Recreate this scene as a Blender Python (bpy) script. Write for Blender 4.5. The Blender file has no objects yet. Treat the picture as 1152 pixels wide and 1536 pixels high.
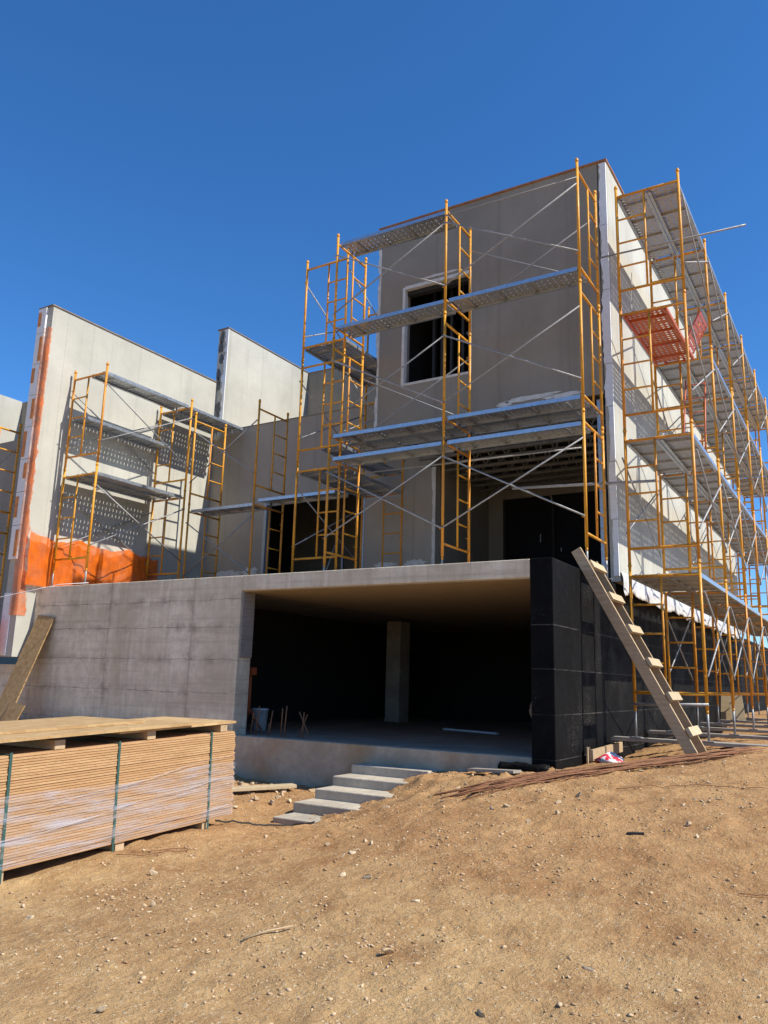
import bpy, math, random
import numpy as np
from mathutils import Vector, Matrix, noise
random.seed(7); rng = np.random.default_rng(7)
scene = bpy.context.scene
COL = scene.collection
# ------------------------------------------------------------------ helpers
class MB:
    """collects faces; build() links them as one mesh object"""
    def __init__(s): s.v = []; s.f = []; s.sm = []
    def add(s, vs, fs, smooth=False):
        o = len(s.v); s.v += [tuple(p) for p in vs]
        s.f += [tuple(i + o for i in f) for f in fs]; s.sm += [smooth] * len(fs); return s
    def box(s, a, b):
        x0, y0, z0 = a; x1, y1, z1 = b
        if x0 > x1: x0, x1 = x1, x0
        if y0 > y1: y0, y1 = y1, y0
        if z0 > z1: z0, z1 = z1, z0
        return s.add([(x0,y0,z0),(x1,y0,z0),(x1,y1,z0),(x0,y1,z0),(x0,y0,z1),(x1,y0,z1),(x1,y1,z1),(x0,y1,z1)],
              [(0,3,2,1),(4,5,6,7),(0,1,5,4),(1,2,6,5),(2,3,7,6),(3,0,4,7)])
    def obox(s, c, ax, ay, az, hx, hy, hz):
        c = Vector(c); ax = Vector(ax).normalized()*hx; ay = Vector(ay).normalized()*hy; az = Vector(az).normalized()*hz
        P = [c+ax*i+ay*j+az*k for k in (-1,1) for i, j in ((-1,-1),(1,-1),(1,1),(-1,1))]
        return s.add(P, [(0,3,2,1),(4,5,6,7),(0,1,5,4),(1,2,6,5),(2,3,7,6),(3,0,4,7)])
    def plank(s, p0, p1, w, t, side=None):
        """a board from p0 to p1, width w along side, thickness t"""
        p0 = Vector(p0); p1 = Vector(p1); d = (p1-p0); L = d.length; d.normalize()
        side = Vector(side) if side else d.cross(Vector((0,0,1)))
        side = (side - d*side.dot(d)).normalized(); n = side.cross(d)
        return s.obox((p0+p1)/2, d, side, n, L/2, w/2, t/2)
    def tube(s, p0, p1, r, n=8, r1=None, caps=True):
        p0 = Vector(p0); p1 = Vector(p1); d = (p1-p0).normalized(); r1 = r if r1 is None else r1
        u = d.orthogonal().normalized(); w = d.cross(u)
        vs = []
        for p, q in ((p0, r), (p1, r1)):
            for i in range(n):
                a = 2*math.pi*i/n; vs.append(p+(u*math.cos(a)+w*math.sin(a))*q)
        s.add(vs, [(i, (i+1) % n, n+(i+1) % n, n+i) for i in range(n)], True)
        if caps:
            o = len(s.v)-2*n
            s.f += [tuple(o+i for i in reversed(range(n))), tuple(o+n+i for i in range(n))]; s.sm += [False, False]
        return s
    def path(s, pts, r, n=6):
        pts = [Vector(p) for p in pts]; vs = []; m = len(pts)
        for i, p in enumerate(pts):
            d = (pts[min(i+1, m-1)]-pts[max(i-1, 0)]).normalized()
            u = d.cross(Vector((0.13,0.21,0.97))).normalized(); w = d.cross(u)
            vs += [p+(u*math.cos(2*math.pi*k/n)+w*math.sin(2*math.pi*k/n))*r for k in range(n)]
        fs = [(i*n+k, i*n+(k+1) % n, (i+1)*n+(k+1) % n, (i+1)*n+k) for i in range(m-1) for k in range(n)]
        s.add(vs, fs, True)
        o = len(s.v)-m*n
        s.f += [tuple(o+i for i in reversed(range(n))), tuple(o+(m-1)*n+i for i in range(n))]; s.sm += [False, False]
        return s
    def lathe(s, c, prof, n=20):
        vs = [(c[0]+r*math.cos(2*math.pi*k/n), c[1]+r*math.sin(2*math.pi*k/n), c[2]+z) for r, z in prof for k in range(n)]
        s.add(vs, [(i*n+k, i*n+(k+1) % n, (i+1)*n+(k+1) % n, (i+1)*n+k) for i in range(len(prof)-1) for k in range(n)], True)
        return s
    def mesh(s, name):
        m = bpy.data.meshes.new(name); m.from_pydata(s.v, [], s.f)
        m.polygons.foreach_set('use_smooth', s.sm); m.update(); return m
    def build(s, name, mat, parent=None, loc=None, bevel=0):
        o = link(name, s.mesh(name), mat, parent)
        if loc: o.location = loc
        if bevel:
            b = o.modifiers.new('edge', 'BEVEL'); b.width = bevel; b.segments = 2; b.limit_method = 'ANGLE'
        return o
def link(name, mesh, mat, parent=None):
    if mat and not mesh.materials: mesh.materials.append(mat)
    o = bpy.data.objects.new(name, mesh); COL.objects.link(o)
    if parent: o.parent = parent
    return o
def tag(o, label=None, cat=None, group=None, kind=None):
    if label: o['label'] = label
    if cat: o['category'] = cat
    if group: o['group'] = group
    if kind: o['kind'] = kind
    return o
def thing(name, label, cat, loc=(0,0,0), group=None, rz=0):
    o = bpy.data.objects.new(name, None); COL.objects.link(o); o.location = loc; o.rotation_euler.z = rz
    o.empty_display_size = .1
    return tag(o, label, cat, group)
def part(name, a, b, mat, parent, bevel=0): return MB().box(a, b).build(name, mat, parent, bevel=bevel)

# ------------------------------------------------------------------ materials
class NT:
    def __init__(s, name):
        s.m = bpy.data.materials.new(name); s.m.use_nodes = True; s.n = s.m.node_tree.nodes; s.l = s.m.node_tree.links
        s.b = s.n['Principled BSDF']; s.out = s.n['Material Output']
        g = s.n.new('ShaderNodeNewGeometry'); s.pos = g.outputs['Position']; s.geo = g
        s.obj = s.n.new('ShaderNodeTexCoord').outputs['Object']
    def put(s, sock, v):
        if hasattr(v, 'is_output') or isinstance(v, bpy.types.NodeSocket): s.l.new(v, sock)
        else: sock.default_value = v
    def noise(s, scale, detail=4, rough=.6, src=None, stretch=None, dist=0):
        n = s.n.new('ShaderNodeTexNoise'); n.inputs['Scale'].default_value = scale; n.inputs['Detail'].default_value = detail
        n.inputs['Roughness'].default_value = rough; n.inputs['Distortion'].default_value = dist
        v = src or s.pos
        if stretch:
            mp = s.n.new('ShaderNodeMapping'); mp.inputs['Scale'].default_value = stretch; s.l.new(v, mp.inputs['Vector']); v = mp.outputs[0]
        s.l.new(v, n.inputs['Vector']); return n.outputs['Fac']
    def voro(s, scale, feature='F1', src=None, out='Distance', rnd=1):
        n = s.n.new('ShaderNodeTexVoronoi'); n.feature = feature; n.inputs['Scale'].default_value = scale
        n.inputs['Randomness'].default_value = rnd
        s.l.new(src or s.pos, n.inputs['Vector']); return n.outputs[out]
    def math(s, op, a, b=0, c=0):
        n = s.n.new('ShaderNodeMath'); n.operation = op
        for i, v in enumerate((a, b, c)): s.put(n.inputs[i], v)
        return n.outputs[0]
    def rng(s, v, a, b, lo=0, hi=1, smooth=False):
        n = s.n.new('ShaderNodeMapRange'); n.interpolation_type = 'SMOOTHSTEP' if smooth else 'LINEAR'
        s.put(n.inputs[0], v)
        for i, x in enumerate((a, b, lo, hi)): n.inputs[i+1].default_value = x
        return n.outputs[0]
    def mix(s, fac, a, b, mode='MIX'):
        n = s.n.new('ShaderNodeMix'); n.data_type = 'RGBA'; n.blend_type = mode
        s.put(n.inputs[0], fac)
        for k, v in ((6, a), (7, b)):
            if isinstance(v, tuple) and len(v) == 3: v = v+(1,)
            s.put(n.inputs[k], v)
        return n.outputs[2]
    def xyz(s, v=None):
        n = s.n.new('ShaderNodeSeparateXYZ'); s.l.new(v or s.pos, n.inputs[0]); return n.outputs
    def bump(s, h, strength=.3, dist=.01, prev=None):
        n = s.n.new('ShaderNodeBump'); n.inputs['Strength'].default_value = strength; n.inputs['Distance'].default_value = dist
        s.l.new(h, n.inputs['Height'])
        if prev: s.l.new(prev, n.inputs['Normal'])
        return n.outputs[0]
    def random(s): return s.n.new('ShaderNodeObjectInfo').outputs['Random']
    def done(s, color, rough=.8, metal=0, normal=None, spec=None):
        if isinstance(color, tuple) and len(color) == 3: color = color+(1,)
        s.put(s.b.inputs['Base Color'], color); s.put(s.b.inputs['Roughness'], rough); s.put(s.b.inputs['Metallic'], metal)
        if normal: s.l.new(normal, s.b.inputs['Normal'])
        if spec is not None: s.b.inputs['Specular IOR Level'].default_value = spec
        return s.m

def render_mat(name, c, streak=.12, dark=None, lines=False):
    """cement render: blotches, vertical streaks, trowel bump"""
    t = NT(name)
    n1 = t.noise(.7, 5, .6); n2 = t.noise(5, 5, .65); st = t.noise(1.6, 5, .7, stretch=(1.5,1.5,.1))
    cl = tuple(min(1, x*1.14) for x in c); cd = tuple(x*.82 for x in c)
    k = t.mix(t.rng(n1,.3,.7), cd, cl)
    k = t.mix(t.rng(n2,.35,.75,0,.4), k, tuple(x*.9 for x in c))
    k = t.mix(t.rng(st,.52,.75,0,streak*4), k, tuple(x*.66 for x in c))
    if lines:   # board joints telegraphing through the base coat
        x, y, z = t.xyz()
        for src, per in ((x,1.22),(y,1.22)):
            fr = t.math('ABSOLUTE', t.math('SUBTRACT', t.math('FRACT', t.math('MULTIPLY', src, 1/per)), .5))
            wob = t.math('ADD', fr, t.math('MULTIPLY', t.noise(3,3,.5), .02))
            k = t.mix(t.rng(wob,.0,.05,.30,0,True), k, tuple(q*.62 for q in c))
    b = t.bump(t.noise(14,6,.65), .35, .012); b = t.bump(t.noise(90,3,.6), .25, .004, b)
    return t.done(k, .92, 0, b, .25)

def formed_concrete():
    t = NT('formed_concrete'); x, y, z = t.xyz()
    n1 = t.noise(.9,5,.6); n2 = t.noise(6,6,.7); st = t.noise(3,5,.65, stretch=(2.6,2.6,.10)); band = t.noise(2.0,5,.65, stretch=(.12,.12,4))
    k = t.mix(t.rng(n1,.32,.68), (.59,.495,.345), (.86,.75,.555))
    k = t.mix(t.rng(n2,.42,.7,0,.6), k, (.49,.405,.275))
    k = t.mix(t.rng(st,.5,.68,0,.4), k, (.44,.35,.225))
    k = t.mix(t.rng(t.noise(4,4,.6,stretch=(2,2,.15)),.55,.72,0,.55), k, (.88,.79,.61))
    k = t.mix(t.rng(band,.5,.68,0,.6), k, (.45,.365,.25))
    wob = t.math('MULTIPLY', t.math('SUBTRACT', t.noise(2.6,5,.65), .5), .085)
    hgt = t.noise(40,5,.7)
    for src, vals, w, top in ((z,(2.08,1.67,1.18,.69,.2),.011,.85), (x,(-7.70,-5.80,-9.6),.02,.5)):
        for v in vals:
            d = t.math('ABSOLUTE', t.math('SUBTRACT', t.math('ADD', src, wob) if src == z else t.math('ADD', src, t.math('MULTIPLY', wob,.6)), v))
            mk = t.math('MULTIPLY', t.rng(d,0,w,1,0,True), t.rng(t.noise(3.5,5,.7),.38,.62,.08,top))
            k = t.mix(mk, k, (.15,.115,.085))
            halo = t.math('MULTIPLY', t.rng(d,0,.13,1,0,True), t.rng(t.noise(3.2,5,.7),.45,.66,0,.6))
            k = t.mix(halo, k, (.27,.205,.145))
    pit = t.voro(26); k = t.mix(t.math('MULTIPLY', t.rng(pit,.05,.14,1,0), t.rng(t.noise(4,3,.6),.46,.56)), k, (.14,.11,.085))
    b = t.bump(hgt,.4,.012); b = t.bump(t.noise(5,4,.6),.5,.025,b)
    return t.done(k, .9, 0, b, .25)

def rough_concrete(name, c, stain=None):
    t = NT(name)
    k = t.mix(t.rng(t.noise(1.6,6,.65),.3,.7), tuple(x*.72 for x in c), tuple(min(1,x*1.2) for x in c))
    k = t.mix(t.rng(t.noise(9,6,.7),.4,.75,0,.6), k, tuple(x*.6 for x in c))
    if stain: k = t.mix(t.rng(t.noise(.9,4,.6),.48,.68,0,.7), k, stain)
    b = t.bump(t.noise(30,6,.7),.6,.014); b = t.bump(t.noise(7,4,.6),.4,.03,b)
    return t.done(k, .93, 0, b, .2)

def black_coat():
    t = NT('bitumen_coating'); x, y, z = t.xyz()
    k = t.mix(t.rng(t.noise(1.2,5,.6),.3,.7), (.003,.003,.0031), (.0075,.0068,.006))
    k = t.mix(t.rng(t.noise(10,5,.7),.55,.8,0,.5), k, (.028,.025,.022))
    wob = t.math('MULTIPLY', t.math('SUBTRACT', t.noise(2.5,3,.6), .5), .012)
    for v in (1.635,1.12,.60,.1):
        d = t.math('ABSOLUTE', t.math('SUBTRACT', t.math('ADD', z, wob), v))
        k = t.mix(t.math('MULTIPLY', t.rng(d,0,.009,1,0,True), t.rng(t.noise(2.2,4,.7),.40,.66,.05,.6)), k, (.17,.155,.14))
    # spots where the coat missed: near the joints and the corner
    sp = t.rng(t.noise(48,4,.75),.59,.66); zone = t.rng(t.noise(1.3,4,.6),.52,.66)
    k = t.mix(t.math('MULTIPLY', t.math('MULTIPLY', sp, zone), .8), k, (.34,.31,.28))
    b = t.bump(t.noise(28,5,.7),.5,.012)
    return t.done(k, t.rng(t.noise(3,4,.6),.3,.7,.6,.85), 0, b, .10)

def metal(name, c, rough=.38, met=.75, dirt=(.10,.085,.07), amt=.5):
    t = NT(name)
    k = t.mix(t.rng(t.noise(14,5,.7, src=t.obj),.3,.7), tuple(x*.75 for x in c), c)
    k = t.mix(t.rng(t.noise(30,5,.75, src=t.obj),.52,.75,0,amt), k, dirt)
    k = t.mix(t.math('MULTIPLY', t.random(), .35), k, tuple(x*.6 for x in c))
    return t.done(k, t.rng(t.noise(20,3,.6,src=t.obj),.3,.7,rough*.8,rough*1.5), met, t.bump(t.noise(60,3,.6,src=t.obj),.12,.003))
def paint(name, c, wear=(.16,.07,.03), amt=.8, rough=.42):
    t = NT(name)
    k = t.mix(t.rng(t.noise(3,4,.6),.3,.7), tuple(x*.8 for x in c), c)
    k = t.mix(t.math('MULTIPLY', t.random(), .5), k, tuple(x*.66 for x in c)); k = t.mix(t.rng(t.math('FRACT', t.math('MULTIPLY', t.random(), 7.3)),.6,.9,0,.5), k, (c[0]*.8,c[1]*.6,c[2]*1.5))
    k = t.mix(t.rng(t.noise(16,6,.8),.535,.66,0,amt), k, wear); k = t.mix(t.rng(t.noise(2.2,4,.7),.5,.7,0,.45), k, tuple(x*.55 for x in c))
    k = t.mix(t.rng(t.noise(23,6,.8,stretch=(1,1,.6)),.64,.70,0,.7), k, (.55,.52,.47))
    return t.done(k, t.rng(t.noise(12,3,.6),.3,.7,rough*.8,rough*1.5), 0, t.bump(t.noise(70,3,.6),.15,.003), .4)
def osb(name, c1, c2, sx=1):
    t = NT(name)
    v = t.n.new('ShaderNodeTexVoronoi'); v.inputs['Scale'].default_value = 22
    mp = t.n.new('ShaderNodeMapping'); mp.inputs['Scale'].default_value = (1,.33,1); mp.inputs['Rotation'].default_value = (0,0,.5)
    t.l.new(t.obj, mp.inputs['Vector']); d = t.noise(8,3,.6,src=t.obj)
    t.l.new(mp.outputs[0], v.inputs['Vector'])
    sep = t.n.new('ShaderNodeSeparateColor'); t.l.new(v.outputs['Color'], sep.inputs[0])
    k = t.mix(sep.outputs[0], c1, c2); k = t.mix(t.rng(t.noise(40,5,.7,src=t.obj),.5,.75,0,.6), k, tuple(x*.5 for x in c1))
    k = t.mix(t.math('MULTIPLY', t.random(), .45), k, tuple(x*.62 for x in c1))
    return t.done(k, .72, 0, t.bump(sep.outputs[1],.3,.003), .3)
def wood(name, c1, c2, axis=0):
    t = NT(name); st = [14,14,14]; st[axis] = 1.2
    g = t.noise(2.2,6,.65,src=t.obj,stretch=tuple(st),dist=.6)
    k = t.mix(t.rng(g,.3,.7), c1, c2); k = t.mix(t.rng(t.noise(5,5,.7,src=t.obj),.55,.75,0,.5), k, tuple(x*.55 for x in c1))
    k = t.mix(t.math('MULTIPLY', t.random(), .4), k, tuple(x*.65 for x in c1))
    return t.done(k, .75, 0, t.bump(g,.3,.004), .3)
def plain(name, c, rough=.7, var=.25, scale=8, metal=0):
    t = NT(name)
    k = t.mix(t.rng(t.noise(scale,5,.65),.3,.7), tuple(x*(1-var) for x in c), tuple(min(1,x*(1+var*.6)) for x in c))
    return t.done(k, rough, metal, t.bump(t.noise(40,4,.6),.25,.005), .3)
def ground_mat():
    t = NT('dry_dirt')
    a = t.noise(.45,5,.6); b_ = t.noise(2.3,6,.65); c_ = t.noise(13,6,.7); d_ = t.noise(60,4,.7)
    k = t.mix(t.rng(a,.35,.65), (.43,.26,.118), (.56,.37,.17))
    k = t.mix(t.rng(b_,.42,.68,0,.75), k, (.31,.165,.068))
    k = t.mix(t.rng(c_,.5,.72,0,.55), k, (.60,.42,.205))
    k = t.mix(t.rng(d_,.55,.75,0,.5), k, (.22,.12,.055))
    v = t.n.new('ShaderNodeTexVoronoi'); v.inputs['Scale'].default_value = 42; t.l.new(t.pos, v.inputs['Vector'])
    sep = t.n.new('ShaderNodeSeparateColor'); t.l.new(v.outputs['Color'], sep.inputs[0])
    peb = t.math('MULTIPLY', t.rng(v.outputs['Distance'],.28,.42,1,0,True), t.rng(sep.outputs[0],.66,.70))
    k = t.mix(t.math('MULTIPLY', peb, .75), k, t.mix(sep.outputs[1], (.42,.30,.17), (.68,.56,.37)))
    v2 = t.n.new('ShaderNodeTexVoronoi'); v2.inputs['Scale'].default_value = 95; t.l.new(t.pos, v2.inputs['Vector'])
    sep2 = t.n.new('ShaderNodeSeparateColor'); t.l.new(v2.outputs['Color'], sep2.inputs[0])
    gr = t.math('MULTIPLY', t.rng(v2.outputs['Distance'],.25,.45,1,0,True), t.rng(sep2.outputs[0],.5,.55))
    k = t.mix(t.math('MULTIPLY', gr, .45), k, t.mix(sep2.outputs[1], (.32,.19,.09), (.68,.50,.28)))
    gxx, gyy, gzz = t.xyz(); red = t.math('MULTIPLY', t.rng(t.math('ADD', gyy, t.math('MULTIPLY', b_, 2.5)), -4.2, -1.2, 0, 1, True), .55)
    k = t.mix(red, k, t.mix(1, k, (.92,.745,.65), 'MULTIPLY'))
    b = t.bump(c_,1,.05); b = t.bump(peb,.35,.010,b); b = t.bump(gr,.7,.006,b); b = t.bump(d_,.6,.008,b)
    return t.done(k, .95, 0, b, .15)
def net_mat(name, c, alpha):
    t = NT(name)
    tr = t.n.new('ShaderNodeBsdfTransparent'); tl = t.n.new('ShaderNodeBsdfTranslucent'); df = t.n.new('ShaderNodeBsdfDiffuse')
    k = t.mix(t.rng(t.noise(5,5,.6),.35,.7), c, tuple(x*.7 for x in c))
    t.l.new(k, tl.inputs[0]); t.l.new(k, df.inputs[0])
    m1 = t.n.new('ShaderNodeMixShader'); m1.inputs[0].default_value = .6; t.l.new(tl.outputs[0], m1.inputs[1]); t.l.new(df.outputs[0], m1.inputs[2])
    m2 = t.n.new('ShaderNodeMixShader'); t.put(m2.inputs[0], t.rng(t.noise(3,5,.65),.35,.65,alpha-.2,min(1,alpha+.25)))
    t.l.new(tr.outputs[0], m2.inputs[1]); t.l.new(m1.outputs[0], m2.inputs[2]); t.l.new(m2.outputs[0], t.out.inputs[0])
    return t.m
def film_mat():
    t = NT('stretch_film')
    tr = t.n.new('ShaderNodeBsdfTransparent'); gl = t.n.new('ShaderNodeBsdfGlossy'); gl.inputs['Roughness'].default_value = .28; gl.inputs[0].default_value = (.9,.92,.95,1)
    df = t.n.new('ShaderNodeBsdfDiffuse'); df.inputs[0].default_value = (.72,.72,.75,1)
    m0 = t.n.new('ShaderNodeMixShader'); m0.inputs[0].default_value = .4; t.l.new(df.outputs[0], m0.inputs[1]); t.l.new(gl.outputs[0], m0.inputs[2])
    st = t.noise(1.6,6,.7, stretch=(1,1.2,12), dist=.4)
    m2 = t.n.new('ShaderNodeMixShader'); t.put(m2.inputs[0], t.rng(st,.42,.76,.05,.62)); t.l.new(tr.outputs[0], m2.inputs[1]); t.l.new(m0.outputs[0], m2.inputs[2])
    b = t.bump(st,.4,.01); t.l.new(b, gl.inputs['Normal']); t.l.new(m2.outputs[0], t.out.inputs[0])
    return t.m

M_SHADE = render_mat('cement_render_shaded', (.285,.252,.200), .17, lines=True)  # same render as the sunlit walls, colour darkened for faces in shade
M_FACADE = render_mat('cement_render_lightened', (.37,.325,.262), .12, lines=True)  # render colour lightened to make up for weak light on the recessed front
M_LIT = render_mat('cement_render_sunlit', (.455,.44,.375), .14, lines=True)  # same render as the shaded walls, colour lightened for sunlit faces
M_FORM = formed_concrete()
M_STEM = rough_concrete('stained_concrete', (.50,.39,.27), (.40,.235,.10))
M_STEP = rough_concrete('step_concrete', (.50,.435,.335))
M_FLOOR = rough_concrete('dusty_floor', (.36,.30,.225))
M_SOFFIT = wood('soffit_board_print', (.40,.30,.17), (.55,.43,.27), 0)
M_COLUMN = rough_concrete('column_concrete', (.42,.36,.29))
M_BLACK = black_coat()
M_DARK = plain('dark_interior', (.03,.028,.026), .9)  # near-black: indoor and porch shade put into colour, also black basement walls
M_GALV = metal('galvanised_steel', (.56,.58,.60))
M_RAIL = metal('galvanised_rail', (.60,.66,.72), .30, .8, (.2,.2,.2), .25)
M_BRACE = metal('brace_steel', (.40,.40,.39), .55, .4, (.12,.09,.07), .6)
M_YEL = paint('yellow_scaffold_paint', (.80,.36,.022))
M_RED = paint('orange_red_paint', (.62,.155,.055), amt=.4)
M_PLASTER = plain('fresh_plaster', (.62,.60,.55), .9, .2, 12)
M_FOAM = plain('white_foam', (.74,.74,.72), .85, .1, 20)
M_ADH = plain('orange_adhesive', (.62,.24,.07), .8, .3, 14)
M_NET = net_mat('orange_net', (1.0,.22,.022), .80)
M_STRIP = net_mat('orange_film', (.95,.27,.08), .5)
M_OSB = osb('osb_board', (.44,.27,.115), (.62,.43,.21))
M_OSBD = osb('weathered_osb', (.30,.18,.075), (.44,.29,.13))
def edge_mat():
    t = NT('board_edge'); n = t.noise(3,6,.75,src=t.obj,stretch=(1,1,9)); f = t.noise(45,5,.8,src=t.obj)
    k = t.mix(t.rng(n,.35,.65), (.43,.25,.115), (.56,.35,.175)); k = t.mix(t.rng(f,.5,.72,0,.7), k, (.30,.155,.065)); k = t.mix(t.math('MULTIPLY', t.random(), .6), k, (.40,.215,.095))
    return t.done(k, .8, 0, t.bump(f,.5,.004), .2)
M_EDGE = edge_mat()
M_WOODX = wood('rough_sawn_wood', (.42,.29,.16), (.60,.45,.27), 0)
M_WOODP = wood('pale_timber', (.46,.35,.20), (.62,.50,.32), 0)
M_WOODG = wood('grey_timber', (.25,.215,.18), (.40,.35,.29), 1)
M_SLEEP = wood('weathered_plank', (.24,.21,.17), (.42,.38,.31), 0)
M_STRAP = plain('green_strap', (.04,.10,.085), .45, .3)
M_FILM = film_mat()
M_RUST = plain('rusty_steel', (.25,.115,.055), .85, .4, 30)
M_COPE = plain('brown_coping', (.36,.17,.085), .7, .3)
M_COPE2 = plain('grey_coping', (.22,.18,.15), .8, .3)
M_CABLE = plain('black_cable', (.03,.03,.03), .5, .2)
M_WHITE = plain('white_plastic', (.70,.71,.74), .45, .1)
M_BAG = plain('brown_sack', (.22,.14,.08), .9, .3)
M_TARP = plain('grey_tarp', (.55,.545,.53), .6, .2, 5)
M_STEELP = metal('blue_grey_steel', (.42,.50,.58), .4, .5)
M_IRON = plain('dark_steel', (.07,.07,.075), .6)
M_SHEET = NT('black_sheet'); M_SHEET = M_SHEET.done((.008,.008,.009), .5, 0, M_SHEET.bump(M_SHEET.noise(7,5,.7),1,.08), .25)
M_JOIST = plain('joist_steel', (.16,.145,.125), .7)
M_IRON2 = plain('dark_cement', (.13,.125,.12), .9)
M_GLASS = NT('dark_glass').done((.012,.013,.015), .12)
def red_bag():
    t = NT('red_white_bag'); k = t.mix(t.rng(t.noise(9,2,.5),.47,.52), (.62,.03,.06), (.75,.72,.70)); return t.done(k, .5, 0, t.bump(t.noise(25,4,.6),.4,.01))
M_RBAG = red_bag()
def stone_mat():
    t = NT('stone'); r = t.random()
    k = t.mix(r, (.42,.29,.16), (.64,.52,.34)); k = t.mix(t.rng(t.noise(25,5,.7),.4,.7), k, (.40,.29,.18))
    return t.done(k, .92, 0, t.bump(t.noise(60,4,.7),.4,.006), .2)
M_STONE = stone_mat()
def gravel_mat():
    t = NT('gravel'); r = t.geo.outputs['Random Per Island']
    k = t.mix(r, (.30,.175,.085), (.62,.47,.29)); k = t.mix(t.rng(t.noise(30,4,.7),.4,.7,0,.5), k, (.36,.23,.13))
    return t.done(k, .93, 0, None, .2)
M_GRAVEL = gravel_mat()

# ------------------------------------------------------------------ camera
Mr = [[0.8559330725041845, 0.5163952963769264, 0.026729632869399767], [0.08478403911368645, -0.19114847451386807, 0.9778925950239066], [-0.5100884649794732, 0.8347443671992089, 0.20739238010128794]]
CAM = Vector((3.1913220693848663, -9.114368332619584, 0.9279912806742072)); FPX = 1198.7678
cam = bpy.data.cameras.new('camera'); camo = bpy.data.objects.new('camera', cam); COL.objects.link(camo)
m = Matrix(((Mr[0][0], Mr[1][0], -Mr[2][0], CAM.x), (Mr[0][1], Mr[1][1], -Mr[2][1], CAM.y), (Mr[0][2], Mr[1][2], -Mr[2][2], CAM.z), (0,0,0,1)))
camo.matrix_world = m
cam.sensor_fit = 'VERTICAL'; cam.sensor_height = 36; cam.lens = 36*FPX/1536; cam.clip_start = .05; cam.clip_end = 3000
scene.camera = camo

# ------------------------------------------------------------------ ground
CT = np.array([(3.2,-9.1,-.66),(0,-9,-.72),(-4,-9,-.72),(7,-9,-.55),(1.1,-5.6,-.58),(-.4,-6.6,-.63),(2.6,-4.6,-.47),(-2.4,-5.3,-.60),(-2.45,-2.7,-.52),(-4,-5,-.6),(-4,-2.7,-.5),
 (-2.3,-2.05,-.63),(-2.75,-1.5,-.6),(-2.8,-.4,-.48),(-1.95,-1.45,-.52),(-1.80,-.95,-.42),(-1.58,-.76,-.30),(-1.46,-.55,-.18),(-1.40,-.25,-.14),(-2.0,-2.6,-.55),(-1.2,-2.2,-.36),
 (-.6,-.15,-.10),(-.2,-1.2,-.07),(0,-.2,-.01),(.6,.2,.07),(1.25,1.6,.19),(1.35,2.3,.20),(2,5,.20),(2,12,.2),(.35,5,.12),(.4,12,.15),(5,0,.10),(8,5,.2),(.15,1.35,-.06),(.3,.8,.02),(1.1,-1.0,.02),(2.3,-.6,.05),(2.2,-2.2,-.12),(.6,-3.2,-.28),
 (-9,-.3,.08),(-6.7,-.3,.06),(-5.3,-.3,-.28),(-4.75,-.2,-.42),(-3.3,-.2,-.47),(-3.6,-.8,-.48),(-9,-3,-.2),(-6.5,-2.5,-.35),(-13,-3,0),(-13,-.6,.3),(-5,5,-.6),(-2,3,-.5),(-8,3,-.4),(-.5,10,-.4),
 (25,-25,-.8),(-25,-25,-.8),(30,10,.3),(30,40,.5),(-40,40,.5),(-40,5,.3),(5,25,.3),(0,-16,-.75)], float)
def tps_fit(P, lam):
    n = len(P); d = np.hypot(P[:,None,0]-P[None,:,0], P[:,None,1]-P[None,:,1]); K = np.where(d > 0, d*d*np.log(d+1e-9), 0)+lam*np.eye(n)
    A = np.zeros((n+3,n+3)); A[:n,:n] = K; Q = np.c_[np.ones(n), P[:,:2]]; A[:n,n:] = Q; A[n:,:n] = Q.T
    return np.linalg.solve(A, np.r_[P[:,2],0,0,0])
TW = tps_fit(CT, .02)
def gbase(x, y):
    x = np.asarray(x, float); y = np.asarray(y, float); xc = np.clip(x,-38,28); yc = np.clip(y,-24,38)
    d = np.hypot(xc[...,None]-CT[:,0], yc[...,None]-CT[:,1]); n = len(CT)
    return (np.where(d > 0, d*d*np.log(d+1e-9), 0)*TW[:n]).sum(-1)+TW[n]+TW[n+1]*xc+TW[n+2]*yc
def vnoise(x, y, s, seed):
    """value noise on numpy arrays"""
    r = np.random.default_rng(seed); G = r.random((256,256)); X = x/s; Y = y/s
    i = np.floor(X).astype(int); j = np.floor(Y).astype(int); u = X-i; v = Y-j; u = u*u*(3-2*u); v = v*v*(3-2*v)
    g = lambda a, b: G[a % 256, b % 256]
    return g(i,j)*(1-u)*(1-v)+g(i+1,j)*u*(1-v)+g(i,j+1)*(1-u)*v+g(i+1,j+1)*u*v-.5
def gz(x, y):
    x = np.asarray(x, float); y = np.asarray(y, float); z = gbase(x, y)
    a = np.clip(1-(np.maximum(np.abs(x+.5)-9,0)+np.maximum(np.abs(y+2)-9,0))*.1, 0, 1)
    rough = .6+1.0*np.exp(-((x+1)**2+(y+.8)**2)/3.0)
    z = z+a*(.045*vnoise(x,y,1.1,1)+.022*vnoise(x,y,.42,2)*rough+.040*vnoise(x,y,.17,3)*rough+.030*np.abs(vnoise(x,y,.08,4))*rough+.03*np.maximum(vnoise(x,y,.11,5)-.18,0)*3*rough)
    return z
def axis(lo, hi, step, far0, far1):
    c = list(np.arange(lo, hi, step)); s = step; v = lo; L = []
    while v > far0: s *= 1.28; v -= s; L.append(v)
    s = step; v = c[-1]; R = []
    while v < far1: s *= 1.28; v += s; R.append(v)
    return np.array(L[::-1]+c+R)
gx = axis(-5.5,4.0,.034,-900,900); gy = axis(-7.4,3.2,.034,-900,900)
XX, YY = np.meshgrid(gx, gy); ZZ = gz(XX, YY)
nx, ny = len(gx), len(gy)
idx = np.arange(nx*ny).reshape(ny, nx)
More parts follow.
